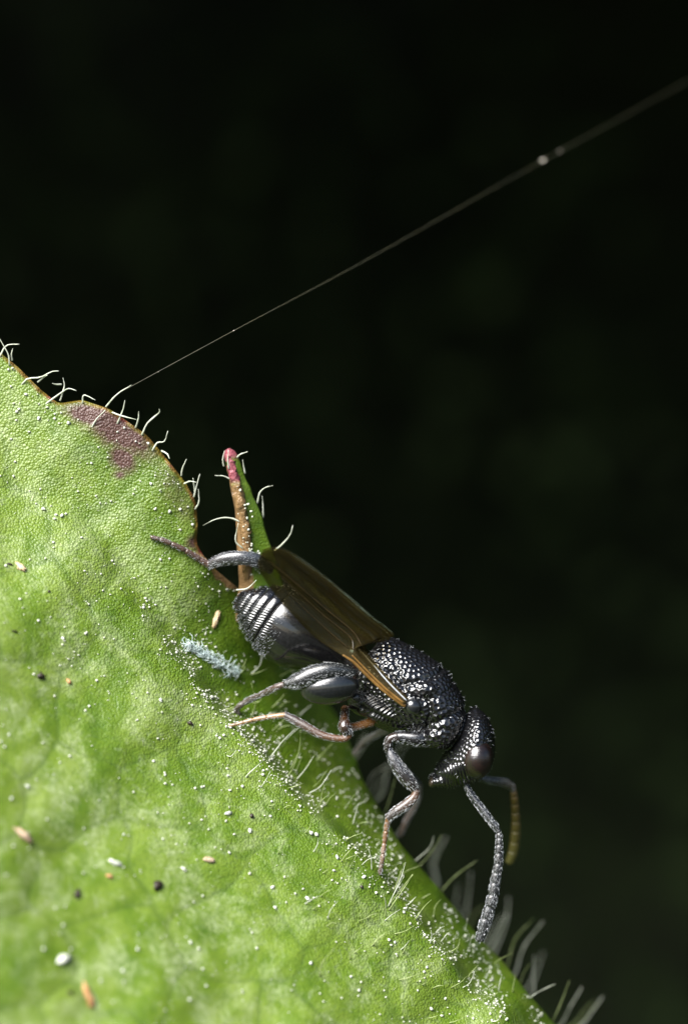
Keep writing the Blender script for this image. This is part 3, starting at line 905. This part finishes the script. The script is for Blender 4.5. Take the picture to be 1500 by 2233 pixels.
# head
loft([((1036, 1539), (1022, 1552), 34), ((1060, 1560), (1010, 1566), 78), ((1074, 1590), (998, 1592), 104), ((1079, 1625), (982, 1622), 112), ((1075, 1662), (962, 1652), 106),
      ((1055, 1693), (949, 1673), 90), ((1022, 1710), (946, 1683), 66), ((986, 1717), (938, 1692), 52), ((956, 1716), (933, 1702), 34)], 50, 44, 2, BLACK, 0.17)
ell(944, 1706, MID - 0.2, 12, 14, 9, 0.9, 1, (0.02, 0.012, 0.006), 0.3)                       # mandibles
ell(944, 1706, MID + 0.2, 12, 14, 9, 0.9, 1, (0.02, 0.012, 0.006), 0.3)
# gaster
gc = np.array([(784, 1474, 12), (768, 1460, 20), (742, 1438, 44), (700, 1407, 66), (648, 1380, 84), (600, 1349, 80), (564, 1327, 64), (536, 1312, 41), (516, 1303, 17)], dtype=float)
gx = np.array([-0.845, -0.535]); gp = np.array([0.535, -0.845])
loft([((x + gp[0] * r, y + gp[1] * r), (x - gp[0] * r, y - gp[1] * r), r * 0.86) for x, y, r in gc], 70, 56, 5, (0.003, 0.003, 0.0034), 0.16, 0.08, yc=(MID - 0.04, MID + 0.32))
# near hind leg
nh = MID - 1.18
ell(719, 1498, nh + .06, 65, 36, 39, 0.12, 1, (0.004, 0.005, 0.0055), 0.24, 0.14)
limb([(772, 1522, nh + .25), (786, 1520, MID - 0.7)], [13, 14], BLACK, rough=0.3)
limb([(774, 1466, nh - .02), (750, 1463, nh - .10), (715, 1462, nh - .16), (680, 1472, nh - .14), (650, 1486, nh - .10), (622, 1492, nh - 0.04)], [11, 14, 18, 20, 18, 10], (0.012, 0.014, 0.016), (0.008, 0.008, 0.008), 0.30, 0.5, 40, 24, 0.9)
ell(771, 1466, nh - .02, 9, 9, 15, 0.1, 1, (0.035, 0.018, 0.015), 0.14)
e1 = float(leaf_y(518, 1552)) - 0.05
limb([(622, 1491, nh), (600, 1500, nh + .1), (578, 1511, (nh + e1) / 2 - .1), (545, 1526, e1 - .15), (523, 1539, e1 - .05), (514, 1551, e1), (523, 1556, e1)], [6.5, 7.5, 7, 7, 7, 6, 4], (0.055, 0.030, 0.022), (0.030, 0.024, 0.012), 0.4, 0.8, 50, 14,
     bulge=(60, [.2, .4, .6, .78]))
# near middle leg
nm = MID - 0.75
limb([(812, 1574, MID - .35), (772, 1585, MID - .55), (752, 1580, nm)], [10, 9, 8], AMBER, (0.10, 0.04, 0.012), 0.3, 0.2)
limb([(752, 1545, MID - .4), (751, 1565, nm), (752, 1585, nm - .08), (760, 1602, nm - .10)], [9, 9, 15, 11], (0.10, 0.04, 0.012), BLACK, 0.22, 0.1)
e2 = float(leaf_y(503, 1580)) - 0.05
limb([(762, 1604, nm - .1), (750, 1611, nm - .12), (725, 1609, nm - .12), (700, 1602, nm - .1), (665, 1583, nm - .05), (640, 1569, nm), (620, 1558, nm + .02)], [7, 7.5, 8, 8.5, 9.5, 9.5, 7],
     (0.10, 0.042, 0.014), (0.045, 0.034, 0.032), 0.34, 0.6, 40, 18)
limb([(621, 1559, nm + .02), (590, 1563, nm + .08), (555, 1569, (nm + e2) / 2), (525, 1577, e2 - .05), (500, 1583, e2)], [6, 6, 5.5, 5, 3.5], (0.22, 0.13, 0.055), (0.16, 0.10, 0.05), 0.4, 0.5, 60, 14, bulge=(60, [.3, .52, .7, .86]))
# near front leg
nf = MID - 0.72
limb([(945, 1607, MID - .55), (915, 1612, nf), (880, 1608, nf), (858, 1608, nf)], [20, 17, 14, 11], BLACK, BLACK, 0.3, 0.2, flat=0.8)
limb([(866, 1606, nf), (850, 1612, nf), (845, 1630, nf), (852, 1642, nf)], [10, 9.5, 8, 7.5], (0.03, 0.018, 0.013), BLACK, 0.3, 0.3)
limb([(847, 1630, nf), (857, 1655, nf - .03), (876, 1684, nf - .05), (895, 1708, nf - .03), (908, 1724, nf)], [7, 13, 16, 14, 8], (0.010, 0.011, 0.014), (0.02, 0.016, 0.013), 0.26, 0.6, 34, 22, 0.8)
e3 = float(leaf_y(828, 1904)) - 0.04
limb([(907, 1722, nf), (903, 1738, nf), (885, 1755, nf + .02), (866, 1768, nf + .05), (846, 1784, nf + .1)], [8, 10, 11.5, 11.5, 9], (0.07, 0.032, 0.014), (0.034, 0.028, 0.024), 0.30, 0.6, 34, 18)
limb([(848, 1783, nf + .1), (843, 1803, nf + .2), (838, 1838, (nf + e3) / 2 + .1), (833, 1876, e3 - .08), (828, 1906, e3)], [7, 6, 5.5, 5.5, 5], (0.17, 0.075, 0.02), (0.11, 0.075, 0.05), 0.4, 0.6, 60, 14, bulge=(60, [.32, .5, .66, .82]))
# far legs
fh = MID + 0.85
limb([(700, 1440, fh), (640, 1330, fh + .05), (602, 1262, fh - .3), (582, 1236, fh - .62)], [16, 26, 20, 12], BLACK, GREY, 0.3, 0.3)
limb([(590, 1238, fh - .58), (560, 1222, fh - .95), (530, 1217, fh - 1.05), (500, 1218, fh - 1.02), (475, 1224, fh - .95), (455, 1234, fh - .85)], [13, 16, 16, 15, 13, 9], (0.030, 0.035, 0.042), (0.03, 0.026, 0.026), 0.26, 0.5, 40, 22, 0.8)
e4 = [float(leaf_y(*p)) - 0.10 for p in ((440, 1222), (400, 1197), (360, 1180), (332, 1171))]
limb([(458, 1232, fh - .85), (440, 1222, e4[0] + .02), (400, 1198, e4[1]), (360, 1180, e4[2]), (330, 1171, e4[3] + .03)], [6.5, 6.5, 6.5, 6, 5], (0.075, 0.036, 0.025), (0.05, 0.028, 0.018), 0.38, 0.6, 60, 14, bulge=(60, [.28, .48, .66, .84]))
limb([(860, 1585, MID + .5), (825, 1600, MID + 1.3), (795, 1618, MID + 2.2), (772, 1645, MID + 2.6)], [9, 8, 7, 5], (0.09, 0.08, 0.07), (0.10, 0.085, 0.07), 0.4, 0.4)
limb([(930, 1612, MID + .6), (885, 1622, MID + 1.1), (868, 1660, MID + 1.6), (914, 1712, MID + 2.0)], [14, 11, 12, 7], BLACK, GREY, 0.3, 0.3)
limb([(914, 1710, MID + 2.0), (909, 1745, MID + 2.2), (886, 1790, MID + 2.5), (872, 1822, MID + 2.7)], [7, 8, 7, 5], (0.06, 0.05, 0.042), (0.09, 0.06, 0.04), 0.4, 0.5)
# antennae
na = MID - 0.42
limb([(1013, 1700, na + .05), (1022, 1725, na), (1045, 1757, na - .05), (1065, 1784, na - .1), (1083, 1806, na - .12)], [5.5, 7.5, 8.5, 8.5, 8], (0.008, 0.009, 0.010), (0.018, 0.019, 0.020), 0.28, 0.7, 34, 18)
limb([(1083, 1804, na - .12), (1088, 1822, na - .12), (1088, 1851, na - .12), (1086, 1885, na - .12), (1080, 1918, na - .10), (1072, 1962, na - .08), (1058, 2010, na - .04), (1045, 2050, na)],
     [5, 7.2, 9, 9.8, 11, 12.5, 13.5, 10], (0.016, 0.015, 0.015), (0.016, 0.017, 0.018), 0.32, 0.9, 120, 20, bulge=(120, [.10, .17, .245, .33, .42, .51, .595, .68, .76, .835]))
fa = MID + 0.75
limb([(1040, 1696, fa - .2), (1070, 1702, fa), (1100, 1707, fa + .25), (1118, 1718, fa + .4)], [6, 8.5, 9.5, 8], (0.028, 0.032, 0.032), (0.05, 0.04, 0.03), 0.34, 0.5, 30, 18)
limb([(1116, 1715, fa + .4), (1120, 1735, fa + .5), (1123, 1770, fa + .7), (1124, 1810, fa + .9), (1119, 1855, fa + 1.1), (1110, 1880, fa + 1.2)], [6, 9, 10, 11.5, 12.5, 10], (0.10, 0.060, 0.010), (0.075, 0.070, 0.012), 0.40, 0.6, 110, 18, region=6,
     bulge=(110, [.1, .2, .3, .4, .5, .6, .7, .8]))

SVa = np.vstack(SV); SAa = np.vstack(SA)
wroot = P(640, 1600, 0.2)
wasp = empty('wasp', tuple(wroot))
tag(wasp, 'black pitted chalcid wasp with brownish folded wings, head down on the leaf edge', 'wasp')

VOX = 0.0125
tmp = bpy.data.meshes.new('tmp'); tmp.from_pydata(SVa.tolist(), [], SF); tmp.update()
to = bpy.data.objects.new('tmp', tmp); COL.objects.link(to)
rm = to.modifiers.new('r', 'REMESH'); rm.mode = 'VOXEL'; rm.voxel_size = VOX; rm.adaptivity = 0
dg = bpy.context.evaluated_depsgraph_get()
ev = to.evaluated_get(dg)
bm_me = bpy.data.meshes.new_from_object(ev)
bpy.data.objects.remove(to); bpy.data.meshes.remove(tmp)
nv = len(bm_me.vertices)
co = np.empty(nv * 3); bm_me.vertices.foreach_get('co', co); co = co.reshape(-1, 3)
ed = np.empty(len(bm_me.edges) * 2, dtype=int); bm_me.edges.foreach_get('vertices', ed); ed = ed.reshape(-1, 2)
deg = np.bincount(ed.ravel(), minlength=nv)[:, None].astype(float)
def nsum(a):
    out = np.zeros_like(a)
    for k in range(a.shape[1]):
        out[:, k] = np.bincount(ed[:, 0], weights=a[ed[:, 1], k], minlength=nv) + np.bincount(ed[:, 1], weights=a[ed[:, 0], k], minlength=nv)
    return out
for it in range(3):
    for f in (0.55, -0.56): co = co + f * (nsum(co) / deg - co)
for it in range(2): co = co + 0.5 * (nsum(co) / deg - co)
kd = KDTree(len(SVa))
for i, v in enumerate(SVa): kd.insert(v, i)
kd.balance()
src = np.array([kd.find(v)[1] for v in co])
A = SAa[src].copy()
reg = A[:, 0].astype(int)
col = A[:, 1:6].copy()
for it in range(5): col = 0.4 * col + 0.6 * nsum(col) / deg
def vnormals(c):
    bm_me.vertices.foreach_set('co', c.ravel()); bm_me.update()
    n = np.empty(nv * 3); bm_me.vertices.foreach_get('normal', n)
    return n.reshape(-1, 3)
N = vnormals(co)
# image-plane coordinates of every vertex in photograph pixels, for the sculpture of the cuticle
kk = (D + co[:, 1]) / D
qx = co[:, 0] / kk * 100 + 750; qy = 1116.5 - co[:, 2] / kk * 100

def segdist(px, py, poly):
    d = np.full(len(px), 1e9)
    for (ax, ay), (bx, by) in zip(poly[:-1], poly[1:]):
        vx, vy = bx - ax, by - ay
        t = np.clip(((px - ax) * vx + (py - ay) * vy) / (vx * vx + vy * vy), 0, 1)
        d = np.minimum(d, np.hypot(px - ax - t * vx, py - ay - t * vy))
    return d
gr_ = A[:, 9:10].copy()
for it in range(1): gr_ = 0.5 * gr_ + 0.5 * nsum(gr_) / deg
disp = -0.020 * gr_[:, 0]
th = (reg == 0) | (reg == 4)
for poly, wd, dp in [([(848, 1462), (872, 1493), (905, 1487), (945, 1474), (962, 1462), (972, 1446)], 5, .045), ([(905, 1596), (945, 1578), (985, 1562), (1022, 1540)], 7, .07),
                     ([(880, 1530), (905, 1522), (935, 1530), (938, 1562), (918, 1592)], 6, .06), ([(780, 1540), (835, 1566), (885, 1588), (925, 1592)], 6, .055),
                     ([(905, 1520), (950, 1524), (985, 1500), (990, 1480)], 3.5, .022), ([(860, 1440), (872, 1470), (880, 1500)], 5, .03)]:
    d = segdist(qx, qy, poly)
    disp -= np.where(th, dp * np.exp(-(d / wd) ** 2), 0)

# punctures: dart-thrown pits
def darts(mask, r, seed):
    idx = np.nonzero(mask)[0]
    np.random.default_rng(seed).shuffle(idx)
    grid, acc = {}, []
    for i in idx:
        p = co[i]; c = tuple((p / r).astype(int))
        ok = True
        for dx in (-1, 0, 1):
            for dy in (-1, 0, 1):
                for dz in (-1, 0, 1):
                    for q in grid.get((c[0] + dx, c[1] + dy, c[2] + dz), ()):
                        if (p[0] - q[0]) ** 2 + (p[1] - q[1]) ** 2 + (p[2] - q[2]) ** 2 < r * r: ok = False; break
                    if not ok: break
                if not ok: break
            if not ok: break
        if ok:
            grid.setdefault(c, []).append(p); acc.append(p)
    return acc
def pit(mask, r, depth, seed):
    global disp
    pts_ = darts(mask, r, seed)
    ids = np.nonzero(mask)[0]
    sub = ids[::2]; X = co[sub]
    for it in range(4):                      # even the spacing out
        kq = KDTree(len(pts_))
        for i, p in enumerate(pts_): kq.insert(p, i)
        kq.balance()
        near = np.array([kq.find(v)[1] for v in X])
        cnt = np.bincount(near, minlength=len(pts_))
        sx = np.stack([np.bincount(near, weights=X[:, a], minlength=len(pts_)) for a in range(3)], 1)
        pts_ = [sx[i] / cnt[i] if cnt[i] else pts_[i] for i in range(len(pts_))]
    k2 = KDTree(len(pts_))
    for i, p in enumerate(pts_): k2.insert(p, i)
    k2.balance()
    ids = np.nonzero(mask)[0]
    dd_ = np.array([k2.find(co[i])[2] for i in ids])
    x = np.clip(dd_ / (r * 0.62), 0, 1)
    disp[ids] -= depth * (1 - x * x)
near_ok = np.ones(nv, dtype=bool)
pit((reg == 0) & near_ok, 0.096, 0.022, 1)
pit((reg == 2) & (qy < 1668), 0.078, 0.018, 2)
# lower face: raised strokes running to the mouth
fm = (reg == 2) & (qy >= 1668)
disp[fm] += 0.012 * np.sin((qx[fm] - 0.25 * qy[fm]) * 2 * math.pi / 7.0 + 2 * vnoise(qx[fm] / 14, qy[fm] / 14, 51))
# striate side plate
sm = reg == 4
disp[sm] += 0.014 * np.sin((0.55 * qx[sm] + 0.85 * qy[sm] + 9 * vnoise(qx[sm] / 22, qy[sm] / 22, 52)) * 2 * math.pi / 8.0)
# gaster: overlapping rings at the tip, fine lengthwise grooves on them
gm = reg == 5
ax_ = (qx - 784) * gx[0] + (qy - 1474) * gx[1]
pp_ = (qx - 784) * gp[0] + (qy - 1474) * gp[1] + 0.0
ax_b = ax_ + 0.0009 * pp_ ** 2 + 0.06 * pp_
for b in (236, 259, 280, 298):
    t = ax_b - b
    disp += np.where(gm, -0.055 * np.exp(-np.clip(t, 0, None) / 9.0) * (t >= 0) + 0.0 * t - 0.030 * np.exp(-(t / 3.0) ** 2), 0)
rear = np.clip((ax_b - 205 - 0.35 * (pp_ + 40)) / 20, 0, 1) * np.clip((28 - pp_) / 25, 0, 1)
disp += np.where(gm, 0.0085 * rear * np.sin((0.25 * ax_ + pp_) * 2 * math.pi / 6.2 + 1.5 * vnoise(qx / 12, qy / 12, 53)), 0)
co2 = co + N * disp[:, None]
bm_me.vertices.foreach_set('co', (co2 - wroot).ravel()); bm_me.update()
bm_me.polygons.foreach_set('use_smooth', np.ones(len(bm_me.polygons), dtype=bool))
bm_me.materials.clear(); bm_me.materials.append(M['body'])
a = bm_me.attributes.new('tint', 'FLOAT_COLOR', 'POINT')
a.data.foreach_set('color', np.concatenate([col[:, :3], np.ones((nv, 1))], 1).astype(np.float32).ravel())
body = bpy.data.objects.new('body', bm_me); bm_me.name = 'body'
COL.objects.link(body); body.parent = wasp
patt(body, 'rough', col[:, 3]); patt(body, 'grain', col[:, 4])

# eyes and ocelli
def ball(name, px, py, y, rx, ry, rz, ang, mat, n=28, m=36):
    V, F = [], []
    ca, sa = math.cos(ang), math.sin(ang)
    c = P(px, py, y)
    for i in range(n + 1):
        t = math.pi * i / n
        for j in range(m):
            ph = 2 * math.pi * j / m
            x, yy, z = rx * math.cos(t), ry * math.sin(t) * math.sin(ph), rz * math.sin(t) * math.cos(ph)
            V.append(c + np.array([x * ca - z * sa, yy, x * sa + z * ca]) / 100)
    for i in range(n):
        for j in range(m):
            k = (j + 1) % m
            F.append((i * m + j, i * m + k, (i + 1) * m + k, (i + 1) * m + j))
    return mesh(name, V, F, mat, wasp)
ball('compound_eye', 1041, 1655, MID - 0.84, 43, 38, 34, 1.45, M['eye'])
ball('compound_eye', 1042, 1655, MID + 0.84, 41, 32, 31, 1.45, M['eye'])
ball('ocellus', 1058, 1583, MID - 0.55, 8, 8, 8, 0, M['lens'], 12, 16)
ball('ocellus', 1068, 1592, MID, 8, 8, 8, 0, M['lens'], 12, 16)

# wings
UPR = [(886, 1527), (850, 1490), (815, 1450), (787, 1416), (800, 1402), (850, 1392), (800, 1350), (750, 1306), (700, 1265), (650, 1228), (615, 1207), (588, 1200), (570, 1206)]
LOW = [(882, 1540), (838, 1508), (800, 1474), (770, 1445), (745, 1429), (720, 1413), (690, 1392), (660, 1364), (628, 1330), (600, 1297), (578, 1265), (566, 1243), (562, 1225)]
UD = [-.46, -.56, -.62, -.62, -.45, -.02, -.25, -.55, -.95, -1.35, -1.65, -1.85, -1.95]
LD = [-.48, -.62, -.75, -.90, -1.0, -1.1, -1.22, -1.36, -1.52, -1.68, -1.82, -1.92, -1.98]
def wing(name, dx, dy, dd, amber=1.0, flip=0, squeeze=1.0, mid=MID):
    n, m = 110, 26
    u = catmull(np.array([(a[0] + dx, a[1] + dy, b + dd) for a, b in zip(UPR, UD)]), n)
    l = catmull(np.array([(a[0] + dx, a[1] + dy, b + dd) for a, b in zip(LOW, LD)]), n)
    V, F, am = [], [], []
    for i in range(n):
        for j in range(m):
            t = j / (m - 1)
            p = u[i] * (1 - t * squeeze) + l[i] * t * squeeze
            fold = 0.05 * math.sin(t * 9 + i * 0.02) * math.sin(math.pi * t) * min(1, i / 40)
            y = p[2] + fold - 0.10 * math.sin(math.pi * t)
            if flip: y = 2 * mid - y
            V.append(P(p[0], p[1], y)); 
            am.append(amber * (max(0, 1 - i / 45) ** 0.8 * (0.35 + 0.65 * t) + 0.25 * max(0, 1 - abs(i / 55 - 0.8) * 3) * t))
    for i in range(n - 1):
        for j in range(m - 1):
            F.append((i * m + j, i * m + j + 1, (i + 1) * m + j + 1, (i + 1) * m + j))
    o = mesh(name, V, F, M['wing'], wasp)
    patt(o, 'amber', np.clip(am, 0, 1))
    patt(o, 'along', np.repeat(np.arange(n) / (n - 1), m)); patt(o, 'across', np.tile(np.linspace(0, 1, m), n))
    s = o.modifiers.new('thickness', 'SOLIDIFY'); s.thickness = 0.008; s.offset = 0
    return o, u, l
fw, u_, l_ = wing('forewing', 0, 0, 0)
def vein(ctrl, radii, mat, par=None):
    V, F = tube([P(*c) for c in ctrl], np.array(radii) / 100, 30, 7)
    off = par
    o = mesh('vein', V, F, M[mat], wasp)
    o.parent = par
    return o
def on_wing(i, t, lift=-0.02):
    p = u_[i] * (1 - t) + l_[i] * t
    return (p[0], p[1], p[2] - 0.10 * math.sin(math.pi * t) + 0.05 * math.sin(t * 9 + i * 0.02) * math.sin(math.pi * t) * min(1, i / 40) + lift)
vein([on_wing(i, .96) for i in (0, 9, 18, 27, 36)], [4.5, 4, 4, 3.2, 1.6], 'vein', fw)
vein([on_wing(i, .70) for i in (1, 8, 16, 24, 31)], [2.6, 2.6, 2.2, 1.8, .8], 'vein', fw)
vein([on_wing(i, .05) for i in (0, 9, 18, 26)], [1.8, 1.5, 1.4, 1.0], 'seta', fw)
vein([on_wing(i, .34 + .0012 * i) for i in (40, 52, 64, 76, 90, 98)], [1.0, 1.5, 1.6, 1.5, 1.2, .5], 'darkvein', fw)
vein([on_wing(i, .52 + .0004 * i) for i in (36, 50, 62, 74, 84)], [1.0, 1.3, 1.4, 1.0, .5], 'darkvein', fw)
vein([on_wing(i, .72) for i in (42, 55, 66, 78)], [.9, 1.2, 1.0, .5], 'darkvein', fw)
wing('hindwing', 3, -6, 0.10, 1.0, squeeze=0.62)
wing('forewing', 9, -7, 0.05, 0.6, flip=1)
wing('hindwing', 5, -2, 0.20, 0.6, flip=1, squeeze=0.6)

# pale setae over legs, antennae and sides
def setae():
    V, F = [], []
    leg = np.nonzero((reg == 3))[0]
    thx = np.nonzero((reg == 0) | (reg == 2))[0]
    gas = np.nonzero(gm & (ax_b > 195))[0]
    r = np.random.default_rng(9)
    for idx, cnt, ln_, rad, lean in ((leg, 8500, 0.055, 0.0024, 0.35), (thx, 500, 0.06, 0.0025, 1.2), (gas, 900, 0.05, 0.0022, 0.3)):
        for i in r.choice(idx, cnt):
            p = co2[i]; n = N[i]; ax = A[i, 6:9]
            if np.linalg.norm(ax) < .1: ax = np.array([-0.5, 0.1, -0.5])
            d = ax + n * lean + r.normal(size=3) * 0.22
            d /= np.linalg.norm(d)
            s = np.cross(d, n); s /= np.linalg.norm(s) + 1e-9
            L = ln_ * r.uniform(0.6, 1.3)
            k = len(V)
            V.extend([p + s * rad, p - s * rad, p + n * rad * 1.6, p + d * L])
            F.extend([(k, k + 1, k + 3), (k + 1, k + 2, k + 3), (k + 2, k, k + 3)])
    o = mesh('pubescence', V, F, M['seta'], wasp, smooth=False)
    tag(o, kind='stuff')
setae()
